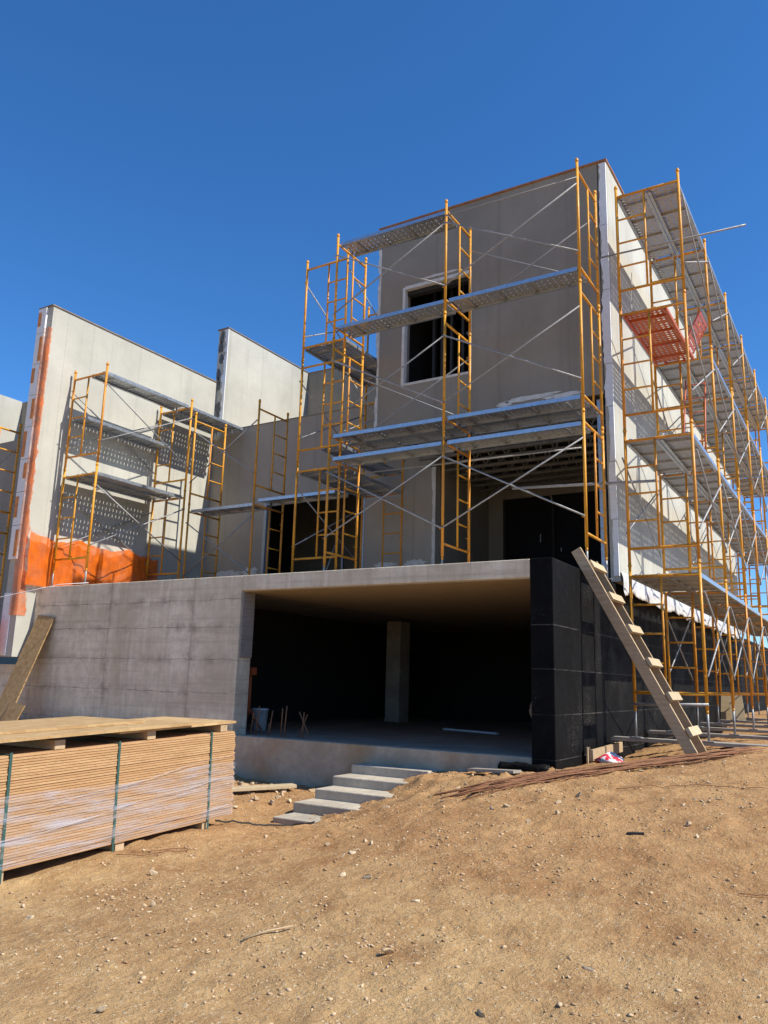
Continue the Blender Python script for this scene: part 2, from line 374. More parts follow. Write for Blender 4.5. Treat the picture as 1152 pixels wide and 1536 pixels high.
F = np.stack([idx[:-1,:-1], idx[:-1,1:], idx[1:,1:], idx[1:,:-1]], -1).reshape(-1,4)
def npmesh(name, V, F):
    me = bpy.data.meshes.new(name); k = F.shape[1]
    me.vertices.add(len(V)); me.vertices.foreach_set('co', V.astype(np.float32).ravel())
    me.loops.add(F.size); me.loops.foreach_set('vertex_index', F.astype(np.int32).ravel())
    me.polygons.add(len(F)); me.polygons.foreach_set('loop_start', np.arange(0,F.size,k,dtype=np.int32))
    me.update(calc_edges=True); return me
gm = npmesh('ground', np.stack([XX,YY,ZZ],-1).reshape(-1,3), F)
gm.polygons.foreach_set('use_smooth', [True]*len(gm.polygons))
ground = tag(link('ground', gm, ground_mat()), 'bare tan dirt sloping up to the unfinished house', 'ground', kind='structure')
G = lambda x, y: float(gz(np.array([x]), np.array([y]))[0])
GB = lambda x, y: float(gbase(np.array([x]), np.array([y]))[0])

# ------------------------------------------------------------------ the house
XL, XR, YB = -9.94, 0.0, 15.2
ST = 2.432     # slab top
house = thing('unfinished_house', 'unfinished grey two storey house on a concrete basement with an open garage', 'house', (-4.5, 0, 0))
house.location = (0,0,0)
def hp(name, a, b, mat, bevel=0): return part(name, a, b, mat, house, bevel)
hp('basement_wall', (XL,0,-.9), (-4.84,.30,ST), M_FORM, .012)
hp('terrace_slab', (-4.84,0,2.205), (-.29,2.95,ST), M_FORM, .01)
hp('slab_soffit', (-4.83,.02,2.19), (-.295,9,2.204), M_SOFFIT)
hp('terrace_floor', (XL,.305,2.205), (-4.845,4.4,ST-.003), M_FLOOR)
hp('upper_floor_slab', (-9.9,2.955,2.21), (-.292,YB,ST-.006), M_FLOOR)
hp('stem_wall', (-4.835,.003,-.95), (-.293,.22,.115), M_STEM, .015)
hp('basement_floor', (-9.9,.225,-.9), (-.292,9.0,.11), M_FLOOR)
hp('waterproofed_wall', (-.29,-.004,-.6), (0,26,ST+.004), M_BLACK, .012)
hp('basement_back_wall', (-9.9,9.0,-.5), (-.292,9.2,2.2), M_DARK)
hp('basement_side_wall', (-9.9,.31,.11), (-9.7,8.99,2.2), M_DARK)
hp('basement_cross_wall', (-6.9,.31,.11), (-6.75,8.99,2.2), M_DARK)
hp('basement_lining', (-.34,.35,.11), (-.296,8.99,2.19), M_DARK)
hp('column', (-5.70,5.68,.11), (-5.36,6.1,2.19), M_COLUMN, .01)
hp('jamb_form_panel', (-4.838,.03,1.22), (-4.81,.285,2.19), M_WOODG)
# upper volume
AX0, AX1, AY, AZ0, AZ1 = -4.29, .07, 2.72, 5.42, 9.46
wx0, wx1, wz0, wz1 = -3.72, -2.36, 6.20, 8.08
t_ = .22
def wall_with_hole(name, mat, x0, x1, z0, z1, y, t, hx0, hx1, hz0, hz1):
    """one wall with a hole, as a clean shell: front and back grids, reveals, rim"""
    X = [x0,hx0,hx1,x1]; Z = [z0,hz0,hz1,z1]; b = MB(); vs = []; 
    for yy in (y, y+t):
        for zz in Z:
            for xx in X: vs.append((xx,yy,zz))
    i = lambda k, r, c: k*16+r*4+c
    fs = []
    for r in range(3):
        for c in range(3):
            if (r, c) == (1,1): continue
            fs.append((i(0,r,c),i(0,r,c+1),i(0,r+1,c+1),i(0,r+1,c))); fs.append((i(1,r,c),i(1,r+1,c),i(1,r+1,c+1),i(1,r,c+1)))
    for r in range(3):
        fs.append((i(0,r,0),i(0,r+1,0),i(1,r+1,0),i(1,r,0))); fs.append((i(0,r,3),i(1,r,3),i(1,r+1,3),i(0,r+1,3)))
    for c in range(3):
        fs.append((i(0,0,c),i(1,0,c),i(1,0,c+1),i(0,0,c+1))); fs.append((i(0,3,c),i(0,3,c+1),i(1,3,c+1),i(1,3,c)))
    fs += [(i(0,1,1),i(0,1,2),i(1,1,2),i(1,1,1)),(i(0,2,1),i(1,2,1),i(1,2,2),i(0,2,2)),(i(0,1,1),i(1,1,1),i(1,2,1),i(0,2,1)),(i(0,1,2),i(0,2,2),i(1,2,2),i(1,1,2))]
    # a hole that touches the bottom: drop degenerate faces
    b.add(vs, fs); return b.build(name, mat, house)
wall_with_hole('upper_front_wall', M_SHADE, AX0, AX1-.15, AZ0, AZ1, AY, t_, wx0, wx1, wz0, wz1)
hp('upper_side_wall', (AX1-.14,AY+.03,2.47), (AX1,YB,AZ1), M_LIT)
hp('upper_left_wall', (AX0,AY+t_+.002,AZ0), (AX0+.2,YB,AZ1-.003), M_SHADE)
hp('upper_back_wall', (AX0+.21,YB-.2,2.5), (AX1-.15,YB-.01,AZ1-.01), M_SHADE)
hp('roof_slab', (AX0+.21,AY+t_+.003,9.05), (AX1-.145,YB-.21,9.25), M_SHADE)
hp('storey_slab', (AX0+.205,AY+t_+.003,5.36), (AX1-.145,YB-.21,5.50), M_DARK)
hp('overhang_soffit', (AX0+.205,AY+.01,5.345), (AX1-.145,4.19,5.357), M_DARK)  # soffit colour set near-black to stand for the porch shade
cp = MB(); cp.box((AX0-.02,AY-.03,AZ1+.001),(AX1+.02,AY+.2,AZ1+.03)); cp.build('coping', M_COPE, house)
cp = MB(); cp.box((AX1-.17,AY+.203,AZ1+.001),(AX1+.025,YB,AZ1+.03)); cp.build('coping', M_COPE, house)
# ragged foam edge on the front corner, made of three boards
def ragged(name, x0, x1, z0, z1, y, t, mat, amp=.03, step=.07, parent=None):
    """a vertical board whose left edge is torn"""
    n = max(4, int((z1-z0)/step)); vs = []; fs = []; w_ = 0
    for k in range(n+1):
        z = z0+(z1-z0)*k/n; w_ = w_*.55+random.uniform(-amp,amp)
        a = x0+w_
        vs += [(a,y,z),(x1,y,z),(a,y+t,z),(x1,y+t,z)]
    for k in range(n):
        o = 4*k; p = o+4
        fs += [(o,o+1,p+1,p),(o+2,p+2,p+3,o+3),(o,p,p+2,o+2),(o+1,o+3,p+3,p+1)]
    fs += [(0,2,3,1),(4*n,4*n+1,4*n+3,4*n+2)]
    return MB().add(vs,fs).build(name, mat, parent or house)
for z0, z1, dx in ((5.9,7.15,0),(7.16,8.3,.01),(8.31,9.44,-.005),(5.2,5.89,.0)):
    ragged('foam_edge', AX1-.115+dx, AX1-.004, z0, z1, AY-.012, .04, M_FOAM, .022)
for z0, z1, x0 in ((2.55,3.4,-.015),(3.41,4.3,-.03),(4.31,5.19,-.01)):
    ragged('foam_edge', x0, AX1-.004, z0, z1, AY-.01, .05, M_FOAM, .008)
hp('steel_post', (-.20,AY+.02,ST), (-.11,AY+.11,5.34), M_STEELP)
ragged('plaster_edge', AX0-.0, AX0+.05, 5.45, 9.3, AY-.006, .02, M_PLASTER, .02)
# window of the upper storey
wf = MB()
for a, b in (((wx0-.035,AY-.008,wz0-.03),(wx0+.02,AY+.10,wz1+.03)),((wx1-.02,AY-.004,wz0-.02),(wx1+.012,AY+.10,wz1+.03)),((wx0+.021,AY-.008,wz0-.03),(wx1-.021,AY+.10,wz0+.015)),((wx0+.021,AY-.008,wz1-.015),(wx1-.021,AY+.10,wz1+.05))): wf.box(a,b)
win = wf.build('window_opening', M_PLASTER, house)
part('lintel', (wx0+.021,AY+.08,wz1-.10), (wx1-.021,AY+.2,wz1-.016), M_DARK, win)
for x in (-3.6,-3.42,-3.22,-2.98): part('stud', (x,AY+.9,5.51), (x+.05,AY+.98,9.04), M_IRON, house)
hp('room_shade_panel', (AX0+.205,AY+t_+.01,5.505), (AX0+.24,AY+4,9.04), M_DARK); hp('room_shade_panel', (AX0+.245,AY+3.9,5.505), (AX1-.16,AY+4,9.04), M_DARK); hp('room_ceiling', (AX0+.245,AY+t_+.01,9.0), (AX1-.16,AY+3.89,9.045), M_DARK)  # near-black panels added to paint the shade inside the room
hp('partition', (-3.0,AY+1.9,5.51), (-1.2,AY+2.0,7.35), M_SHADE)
MB().plank((-3.05,AY+1.3,7.6),(-2.2,AY+1.3,6.4),.07,.05,(0,1,0)).build('stud', M_STEELP, house)
# fresh plaster smears, thin patches with ragged outlines
def smear(cx, cz, wx, wz, y, n=26, parent=None, mat=None, axis='y', name='plaster_smear'):
    ring = []
    for k in range(n):
        a = 2*math.pi*k/n; r = random.uniform(.6,1.05); ring.append((cx+wx*math.cos(a)*r, cz+wz*math.sin(a)*r))
    vs = []
    for yy in (y-.004, y+.006): vs += [((x,yy,z) if axis == 'y' else (yy,x,z)) for x, z in ring]
    fs = [tuple(range(n)), tuple(reversed(range(n,2*n)))]+[(k,n+k,n+(k+1) % n,(k+1) % n) for k in range(n)]
    return MB().add(vs,fs).build(name, mat or M_PLASTER, parent or house)
for x, z, a, b in ((-1.25,5.55,.55,.05),(-.75,5.5,.35,.045),(-1.75,5.5,.14,.05),(-2.95,8.2,.45,.03)): smear(x,z,a,b,AY-.003)
# lower front (set back) with its door opening
BY = 4.2; B1 = 6.55
dx0, dx1, dz1 = -8.0, -5.43, 4.76
b = MB(); 
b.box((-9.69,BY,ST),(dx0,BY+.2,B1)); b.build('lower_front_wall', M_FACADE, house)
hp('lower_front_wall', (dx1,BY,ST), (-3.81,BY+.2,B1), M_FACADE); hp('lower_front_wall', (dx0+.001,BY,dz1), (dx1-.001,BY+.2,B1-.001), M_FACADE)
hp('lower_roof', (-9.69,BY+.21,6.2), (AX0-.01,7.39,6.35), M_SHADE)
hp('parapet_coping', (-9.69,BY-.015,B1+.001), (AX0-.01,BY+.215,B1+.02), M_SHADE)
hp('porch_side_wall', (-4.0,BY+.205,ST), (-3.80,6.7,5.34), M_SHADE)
ragged('plaster_edge', -3.86, -3.79, ST+.02, 5.1, BY-.012, .03, M_PLASTER, .012)
df = MB(); df.box((dx0-.03,BY-.012,ST+.01),(dx0+.045,BY+.12,dz1+.045)); df.box((dx0+.046,BY-.012,dz1-.05),(dx1-.046,BY+.12,dz1+.045)); df.box((dx1-.045,BY-.012,ST+.01),(dx1+.03,BY+.12,dz1+.045))
df.build('door_frame', M_STEELP, house)
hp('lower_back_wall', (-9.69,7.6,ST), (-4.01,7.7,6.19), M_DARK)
hp('room_shade_panel', (-9.69,BY+.206,ST), (-9.63,7.59,6.19), M_DARK)  # near-black panels added as the shade behind the door opening
hp('room_shade_panel', (-4.06,BY+.206,ST), (-4.005,7.59,6.19), M_DARK)
for x in (-7.4,-6.9,-6.2,-5.8): part('stud', (x,5.6,ST), (x+.05,5.66,6.1), M_STEELP, house)
MB().tube((-6.85,4.6,ST),(-6.55,5.0,4.1),.018).build('prop_pole', M_BRACE, house)
for x, a, bz in ((-9.0,.5,.10),(-8.35,.25,.16),(-4.9,.35,.07),(-4.2,.28,.09)): smear(x, 3.16, a, bz, BY-.003)
# porch back wall, its opening filled with a near-black bumpy sheet
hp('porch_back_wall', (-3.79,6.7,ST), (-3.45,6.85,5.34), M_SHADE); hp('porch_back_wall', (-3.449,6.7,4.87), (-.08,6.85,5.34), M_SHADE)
gw = hp('opening_sheet', (-3.449,6.76,ST), (-.08,6.78,4.869), M_SHEET)
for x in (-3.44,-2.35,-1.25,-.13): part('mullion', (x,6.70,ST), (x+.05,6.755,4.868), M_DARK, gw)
for k in range(26):   # small slivers added to imitate glints, just before the black sheet
    x = random.uniform(-3.3,-.3); z = random.uniform(2.7,4.7)
    MB().plank((x,6.69,z),(x+random.uniform(-.06,.06),6.69,z+random.uniform(.05,.22)),.02,.012,(1,0,0)).build('glint_sliver', M_BRACE, house) if k < 12 else None
# open web joists under the overhang
for y in np.arange(3.05,6.7,.46):
    j = MB(); z1, z0 = 5.30, 5.0
    for z in (z1,z0):
        for s in (-1,1): j.box((-3.78,y+s*.022-.012,z-.022),(-.09,y+s*.022+.012,z+.022))
    n = 12; X = np.linspace(-3.75,-.1,2*n+1)
    for k in range(2*n): j.tube((X[k],y,z1 if k % 2 else z0),(X[k+1],y,z0 if k % 2 else z1),.012,6)
    j.build('bar_joist', M_JOIST, house)
# party wall fins
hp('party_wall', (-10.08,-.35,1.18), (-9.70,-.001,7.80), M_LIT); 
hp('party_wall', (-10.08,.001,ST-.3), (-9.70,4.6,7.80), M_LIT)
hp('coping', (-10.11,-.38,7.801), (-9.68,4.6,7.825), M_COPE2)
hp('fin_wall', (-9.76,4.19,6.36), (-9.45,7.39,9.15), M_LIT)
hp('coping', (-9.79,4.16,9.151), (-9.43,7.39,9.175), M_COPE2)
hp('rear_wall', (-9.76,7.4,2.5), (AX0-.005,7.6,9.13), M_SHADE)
hp('coping', (-9.76,7.38,9.131), (AX0-.005,7.62,9.15), M_COPE)
ragged('plaster_edge', -9.53, -9.448, 6.6, 9.14, 4.176, .02, M_FOAM, .04, .05)
for z in (6.9,7.15,7.75,8.0,8.4,8.7,8.95): smear(-9.66+random.uniform(-.02,.05),z,.07,.17,4.17,18,None,M_IRON2,'y','cement_patch')
# foam boards with adhesive on the end of the party wall
z = 2.9; k = 0
while z < 7.7:
    h = min(.62, 7.78-z)
    fb = part('foam_board', (-10.07,-.40,z+.006), (-9.84,-.352,z+h), M_FOAM, house)
    xa = -10.05 if k % 2 else -9.93
    part('adhesive_patch', (xa,-.412,z+.05+.1*(k % 3)), (xa+.075,-.401,z+h-.08), M_ADH, fb)
    z += h+.004; k += 1
hp('base_trim', (-10.09,-.37,1.2), (-9.86,-.352,2.3), M_FOAM)
# starter bars in the floor edge
for x, y, h, tx, ty in ((-5.0,.30,.30,.12,.03),(-4.78,.32,.34,.05,.0),(-4.66,.30,.42,.03,.02),(-4.58,.5,.16,0,0),(-4.42,.30,.36,.06,0),(-4.22,.33,.40,.0,.02),(-4.12,.28,.44,.03,0),(-3.98,.42,.33,.16,0),(-3.80,.28,.36,.02,0),(-3.68,.33,.36,-.26,.05)):
    MB().tube((x,y,.09),(x+tx,y+ty,.11+h),.009,6).build('starter_bar', M_RUST, house)
# second house, beyond the party wall
nb = thing('neighbour_house', 'second grey unfinished house beyond the tall party wall, far left', 'house', (0,0,0))
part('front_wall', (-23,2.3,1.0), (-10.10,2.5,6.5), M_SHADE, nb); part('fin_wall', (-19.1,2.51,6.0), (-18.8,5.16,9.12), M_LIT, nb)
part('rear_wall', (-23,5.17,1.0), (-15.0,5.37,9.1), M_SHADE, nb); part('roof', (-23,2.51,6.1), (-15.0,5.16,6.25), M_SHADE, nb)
part('basement_wall', (-23,-.05,-.6), (-10.0,.2,1.05), M_FORM, nb); part('terrace_slab', (-23,.21,.85), (-10.1,2.29,1.04), M_FLOOR, nb)

# torn tarp under the side wall
vs = []; nY, nZ = 220, 8
for i in range(nY+1):
    y = 2.75+(14.3-2.75)*i/nY; f1 = noise.noise((y*1.7,3,0)); f2 = noise.noise((y*5,7,0)); hang = .33+.09*f1+.05*f2
    for j in range(nZ+1):
        q = j/nZ; vs.append((.085+.04*q+(.05*f2+.04*noise.noise((y*9,q*2,1)))*(q**.6), y, 2.62-hang*q))
tp = MB().add(vs, [(i*(nZ+1)+j, (i+1)*(nZ+1)+j, (i+1)*(nZ+1)+j+1, i*(nZ+1)+j+1) for i in range(nY) for j in range(nZ)], True).build('tarp', M_TARP)
tp.modifiers.new('thick','SOLIDIFY').thickness = .004
tag(tp, 'torn pale plastic sheet hanging along the foot of the side wall', 'tarp')

# ------------------------------------------------------------------ steps
st = thing('concrete_steps', 'five low concrete steps rising to the garage floor', 'steps', (0,0,0))
for k in range(5):
    y0 = -1.80+.385*k; z = -.55+.11*k
    s_ = part('step', (-2.60-.02*(k % 2),y0,z-.25), (-1.50,min(y0+.62,0.0) if k < 4 else .0,z), M_STEP, st, .012)

# ------------------------------------------------------------------ scaffolds
FW, FH = .91, 1.95
def fr_main():
    b = MB()
    for x in (0,FW):
        b.tube((x,0,0),(x,0,FH),.0215,10)
        b.tube((x,0,-.05),(x,0,.0),.017,8); b.tube((x,0,FH-.055),(x,0,FH-.02),.027,10)
    for z in (.195,FH-.195): b.tube((0,0,z),(FW,0,z),.020,8)
    for x, s in ((0,1),(FW,1)):
        for z in (.42,1.52): b.tube((x,0,z),(x,-.055,z),.008,6)
    return b.mesh('frame')
FR_MAIN = fr_main(); FR_MID = MB().tube((.41,0,.20),(.41,0,FH-.20),.0165,8).mesh('middle_post')
FR_RUNG = [MB().tube((0,0,.195+.39*k),(.41,0,.195+.39*k),.0145,8).mesh('rung') for k in (1,2,3)]
JACK = MB().tube((0,0,0),(0,0,.45),.0165,8).box((-.07,-.07,0),(.07,.07,.008)).mesh('screw_jack')
for me in [FR_MAIN,FR_MID]+FR_RUNG: me.materials.append(M_YEL)
JACK.materials.append(M_BRACE)
def frame(parent, x, y, z, rz):
    f = link('frame', FR_MAIN, None, parent); f.location = (x,y,z); f.rotation_euler.z = rz
    link('middle_post', FR_MID, None, f)
    for r in FR_RUNG: link('rung', r, None, f)
    return f
def jack(parent, x, y, z, top):
    j = link('screw_jack', JACK, None, parent); j.location = (x,y,z); j.scale.z = (top-z+.02)/.45
def brace(parent, p, q, r=.0125):
    p = Vector(p); q = Vector(q); return MB().tube(p,q,r,8).build('cross_brace', M_BRACE, parent)
def cross(parent, p0, p1, z0, off):
    """an X of two bars between two posts, on one frame level"""
    o = Vector(off)
    for za, zb, k in ((.42,1.52,1),(1.52,.42,1.6)):
        brace(parent, Vector((p0[0],p0[1],z0+za))+o*k, Vector((p1[0],p1[1],z0+zb))+o*k)
# planks: perforated steel decks, hooked over the frame bars
PW = .45; PCACHE = {}
def plank_meshes(L, red=False):
    key = (round(L,2), red)
    if key in PCACHE: return PCACHE[key]
    b = MB(); nx = int(L/(.088 if not red else .075)); ny = 4 if not red else 8; cx = L/nx; cy = (PW-.03)/ny
    for i in range(nx):
        for j in range(ny):
            x0 = -L/2+i*cx; y0 = -(PW-.03)/2+j*cy; hx, hy = (.012,.055) if not red else (.030,.034)
            xa, xb = x0+(cx-hx)/2, x0+(cx+hx)/2; ya, yb = y0+(cy-hy)/2, y0+(cy+hy)/2
            V = [(x0,y0),(x0+cx,y0),(x0+cx,y0+cy),(x0,y0+cy),(xa,ya),(xb,ya),(xb,yb),(xa,yb)]
            W = [(p[0],p[1],0) for p in V]+[(p[0],p[1],-.004) for p in V]
            b.add(W, [(0,1,5,4),(1,2,6,5),(2,3,7,6),(3,0,4,7),(8,12,13,9),(9,13,14,10),(10,14,15,11),(11,15,12,8),(4,5,13,12),(5,6,14,13),(6,7,15,14),(7,4,12,15)])
    plate = b.mesh('deck_plate')
    rails = []
    for s in (-1,1):
        y = s*(PW/2-.0075); r = MB().box((-L/2,y-.0075,-.055),(L/2,y+.0075,.004)); y2 = s*(PW/2-.03); r.box((-L/2,y2-.0149,-.055),(L/2,y2+.0149,-.051)); rails.append(r.mesh('side_rail'))
    ribs = [MB().box((x-.018,-PW/2+.016,-.034),(x+.018,PW/2-.016,-.0045)).mesh('crosspiece') for x in (-L*.375,-L*.125,L*.125,L*.375)]
    hooks = []
    for s in (-1,1):
        h = MB()
        for y in (-.15,.15): h.box((s*L/2,y-.02,-.045),(s*(L/2+.045),y+.02,.003))
        h.box((s*(L/2+.001),-.131,-.03),(s*(L/2+.012),.131,-.018))
        hooks.append(h.mesh('end_hook'))
    for me in [plate]+ribs+hooks: me.materials.append(M_RED if red else M_GALV)
    for me in rails: me.materials.append(M_RED if red else M_RAIL)
    PCACHE[key] = (plate,rails,ribs,hooks); return PCACHE[key]
def plank(label, x, y, z, L, rz, group, red=False, tilt=0):
    t = thing('scaffold_plank', label, 'scaffold plank', (x,y,z), group, rz+random.uniform(-.006,.006)); t.rotation_euler.y = tilt
    plate, rails, ribs, hooks = plank_meshes(L, red)
    link('deck_plate', plate, None, t)
    for me in rails: link('side_rail', me, None, t)
    for me in ribs: link('crosspiece', me, None, t)
    for me in hooks: link('end_hook', me, None, t)
    return t
HP = math.pi/2
# front scaffold: frames run front to back, bays run along the facade
FS = thing('front_scaffold', 'tall yellow scaffold across the front of the upper storey', 'scaffold', (0,0,0), 'scaffolds round the house')
FX = (-4.25,-2.13,.03); FY0, FY1 = 1.27, 2.18; FZ = (2.75,4.70,6.65)
for x in FX:
    for z in FZ: frame(FS, x, FY1, z, -HP)
    for y in (FY0,FY1): jack(FS, x, y, ST, FZ[0])
for i in range(2):
    for z in FZ:
        cross(FS, (FX[i],FY0), (FX[i+1],FY0), z, (0,-.035,0))
brace(FS, (FX[1],FY0-.03,8.30), (FX[2],FY0-.03,8.27)); brace(FS, (FX[0],FY1+.03,4.47), (-.3,FY1+.03,4.43))
cross(FS, (FX[0],FY1), (FX[1],FY1), FZ[1], (0,.03,0)); cross(FS, (FX[1],FY1), (FX[2],FY1), FZ[2], (0,.03,0))
GP = 'galvanised planks of the front scaffold'
for i, (xa, xb) in enumerate(((FX[0],FX[1]),(FX[1],FX[2]))):
    L = xb-xa-.10; xc = (xa+xb)/2; bay = ('left','right')[i]
    if i == 0: plank('galvanised plank at the very top of the front scaffold, above the roofline', xc, FY0+.25, 8.43, L, 0, GP)
    plank('galvanised plank passing the upper window, %s bay of the front scaffold' % bay, xc, FY0+.25, 6.865, L, 0, GP)
    for r, y in (('outer',FY0+.25),('inner',FY0+.71)): plank('%s galvanised plank of the pair just below the overhang, %s bay, front scaffold' % (r,bay), xc, y, 4.915, L, 0, GP)
    plank('lowest galvanised plank of the front scaffold, %s bay, over the terrace' % bay, xc, FY0+.25, 4.525, L, 0, GP)
# return scaffold on the left side of the upper storey
RS = thing('return_scaffold', 'narrow yellow scaffold tower at the left corner of the upper storey', 'scaffold', (0,0,0), 'scaffolds round the house')
RX0, RX1, RY = -5.27, -4.36, (1.75,3.9)
for y in RY:
    for z in FZ[:3]: frame(RS, RX1, y, z, math.pi)
    for x in (RX0,RX1): jack(RS, x, y, ST, FZ[0])
for z in FZ:
    cross(RS, (RX0,RY[0]), (RX0,RY[1]), z, (-.03,0,0)); cross(RS, (RX1,RY[0]), (RX1,RY[1]), z, (.03,0,0)) if z > 3 else None
GP = 'galvanised planks of the corner tower'
for z, nm, rows in ((6.865,'highest',(0,1)),(4.915,'middle',(1,)),(4.525,'lowest',(0,1))):
    for r in rows: plank('galvanised plank on the %s deck of the corner tower, %s' % (nm, ('side away from the house','house side')[r]), RX0+.23+.46*r, sum(RY)/2, z, 2.05, HP, GP)
# terrace scaffold along the party wall
CS = thing('terrace_scaffold', 'two storey yellow scaffold along the sunlit party wall on the terrace', 'scaffold', (0,0,0), 'scaffolds round the house')
CX0, CX1, CYs, CZ = -9.60, -8.69, (.22,2.44), (2.76,4.71)
for y in CYs:
    for z in CZ: frame(CS, CX0, y, z, 0)
    for x in (CX0,CX1): jack(CS, x, y, ST, CZ[0])
for z in CZ:
    cross(CS, (CX1,CYs[0]), (CX1,CYs[1]), z, (.03,0,0)); cross(CS, (CX0,CYs[0]), (CX0,CYs[1]), z, (-.02,0,0))
GP = 'galvanised planks of the terrace scaffold'
plank('topmost galvanised plank of the terrace scaffold, near bay, outer side', CX1-.25, 1.33, 6.50, 2.12, HP, GP)
for r, x in (('outer',CX1-.25),('wall side',CX0+.22)): plank('topmost galvanised plank reaching the grey facade behind the terrace scaffold, %s' % r, x, 3.30, 6.50, 1.6, HP, GP)
plank('galvanised plank halfway up the terrace scaffold, wall side, just below the top', CX0+.22, 1.33, 5.68, 2.12, HP, GP)
for r, x in (('outer',CX1-.25),('wall side',CX0+.22)): plank('galvanised plank on the lower deck of the terrace scaffold, %s' % r, x, 1.33, 4.55, 2.12, HP, GP)
# facade scaffold in front of the set-back lower front
BS = thing('facade_scaffold', 'yellow scaffold before the grey facade with the wide door opening', 'scaffold', (0,0,0), 'scaffolds round the house')
BX, BYs, BZ = (-8.60,-6.88), (2.50,3.41), (2.47,4.42)
for x in BX:
    for z in BZ: frame(BS, x, BYs[1], z, -HP)
for z in BZ: cross(BS, (BX[0],BYs[0]), (BX[1],BYs[0]), z, (0,-.03,0))
plank('galvanised plank left of the door opening on the facade scaffold', sum(BX)/2, BYs[0]+.24, 4.26, 1.62, 0, 'galvanised planks of the facade scaffold')
plank('galvanised plank bridging the wide door opening beyond the facade scaffold', -5.9, BYs[0]+.26, 4.33, 1.8, 0, 'galvanised planks of the facade scaffold')
# neighbour's scaffold
NS = thing('neighbour_scaffold', 'yellow scaffold frames cut off by the left edge of the photo', 'scaffold', (0,0,0), 'scaffolds round the house')
for z in (3.62,1.67,-.28):
    frame(NS, -10.42, -.25, z, -HP); frame(NS, -12.6, -.25, z, -HP)
    cross(NS, (-12.6,-.25), (-10.42,-.25), z, (0,.03,0))
# side scaffold, seven bays along the sunlit side wall
SS = thing('side_scaffold', 'long four storey yellow scaffold along the sunlit side wall', 'scaffold', (0,0,0), 'scaffolds round the house')
SX0, SX1 = .39, 1.30; SY = [2.05+2.19*i for i in range(7)]; SZ = (.68,2.63,4.58,6.53)
for y in SY:
    for z in SZ: frame(SS, SX0, y, z, 0)
    for x in (SX0,SX1): jack(SS, x, y, .29, SZ[0])
for i in range(6):
    for k, z in enumerate(SZ):
        cross(SS, (SX1,SY[i]), (SX1,SY[i+1]), z, (.03,0,0))
        if (i+k) % 2: cross(SS, (SX0,SY[i]), (SX0,SY[i+1]), z, (-.03,0,0)) if k < 3 else None
GP = 'galvanised planks of the side scaffold'
ORD = ('first','second','third','fourth','fifth','farthest')
for i in range(6):
    yc = (SY[i]+SY[i+1])/2
    for nm, z in (('top',8.315),('upper middle',6.365),('lower middle',4.415),('lowest',2.465)):
        for r, x in (('wall side',SX0+.225),('outer side',SX1-.225)):
            if nm == 'upper middle' and i == 0: continue
            plank('galvanised plank, %s deck of the side scaffold, %s bay from the front, %s' % (nm, ORD[i], r), x, yc, z, 2.09, HP, GP)
# orange access platform with a hatch and a ladder, first bay
ap = thing('access_platform', 'orange perforated steel platform with open hatch in the side scaffold', 'scaffold platform', (SX0+.34,(SY[0]+SY[1])/2,6.365), None, HP)
pw = PW; PW = .62
plate, rails, ribs, hooks = plank_meshes(2.09, True); PW = pw
for nme, L_ in (('deck_plate',[plate]),('side_rail',rails),('crosspiece',ribs),('end_hook',hooks)):
    for me in L_: link(nme, me, None, ap)
hatch = MB()
for x in (0,.60): hatch.box((x,-.52,0),(x+.02,0,.025))
for k in range(7): hatch.box((.021,-.52+.075*k,.004),(.599,-.52+.075*k+.055,.010))
h_ = hatch.build('hatch_lid', M_RED, ap); h_.location = (.36,-.315,.02); h_.rotation_euler = (math.radians(-62),0,0)
al = thing('access_ladder', 'small orange steel ladder standing below the orange platform', 'ladder', (SX0+.62,SY[1]-.15,4.42))
for x in (-.17,.17): MB().tube((x,-.30,0),(x*.9,.28,1.62),.013,8).build('side_rail', M_RED, al)
for k in range(6): q = .08+k*.17; MB().tube((-.17+.017*q,-.30+.58*q,1.62*q),(.17-.017*q,-.30+.58*q,1.62*q),.010,8).build('rung', M_RED, al)
# tie tubes
tag(MB().tube((-.01,2.2,7.44),(2.15,2.2,7.39),.0135,10).build('tie_tube', M_BRACE), 'long grey tube sticking out past the side scaffold against the sky', 'scaffold tube', 'tie tubes')
tag(MB().tube((-1.40,2.2,3.91),(.80,2.2,3.80),.021,10).build('tie_tube', M_BRACE), 'grey tube tying the front scaffold to the side scaffold above the terrace', 'scaffold tube', 'tie tubes')
tag(MB().tube((.36,1.99,.72),(1.33,1.99,.75),.017,8).build('tie_tube', M_BRACE), 'short grey tube low across the nearest side scaffold frame', 'scaffold tube', 'tie tubes')
# sleepers under the jacks
for i, y in enumerate(SY):
    o = MB().plank((.08-.04*(i % 2),y+.02,.265),(2.2+.3*(i % 3),y+.10,.262),.24,.045,(0,1,0)).build('timber_sleeper', M_SLEEP, bevel=.004)
    tag(o, 'grey timber sleeper under the %s frame of the side scaffold' % ('nearest','second','third','fourth','fifth','sixth','farthest')[i], 'timber plank', 'sleepers under the side scaffold')
    if i < 4:
        o = MB().plank((.3,y+.75,.225),(2.3,y+.62+.1*i,.225),.20,.04,(0,1,0)).build('loose_board', M_WOODX, bevel=.004)
        tag(o, 'loose brown board on the dirt behind the %s scaffold sleeper' % ('nearest','second','third','fourth')[i], 'timber plank', 'loose boards under the side scaffold')
for k, (x, y, l, tl) in enumerate(((.10,11.4,.62,.05),(.42,11.2,.58,-.1))):
    o = MB().plank((x,y,.25),(x+tl,y+.3,.25+l),.30,.03,(1,0,0)).build('plywood_offcut', M_WOODP)
    tag(o, 'pale plywood offcut leaning far down the side scaffold, %s of the two' % ('left','right')[k], 'plywood', 'plywood offcuts')
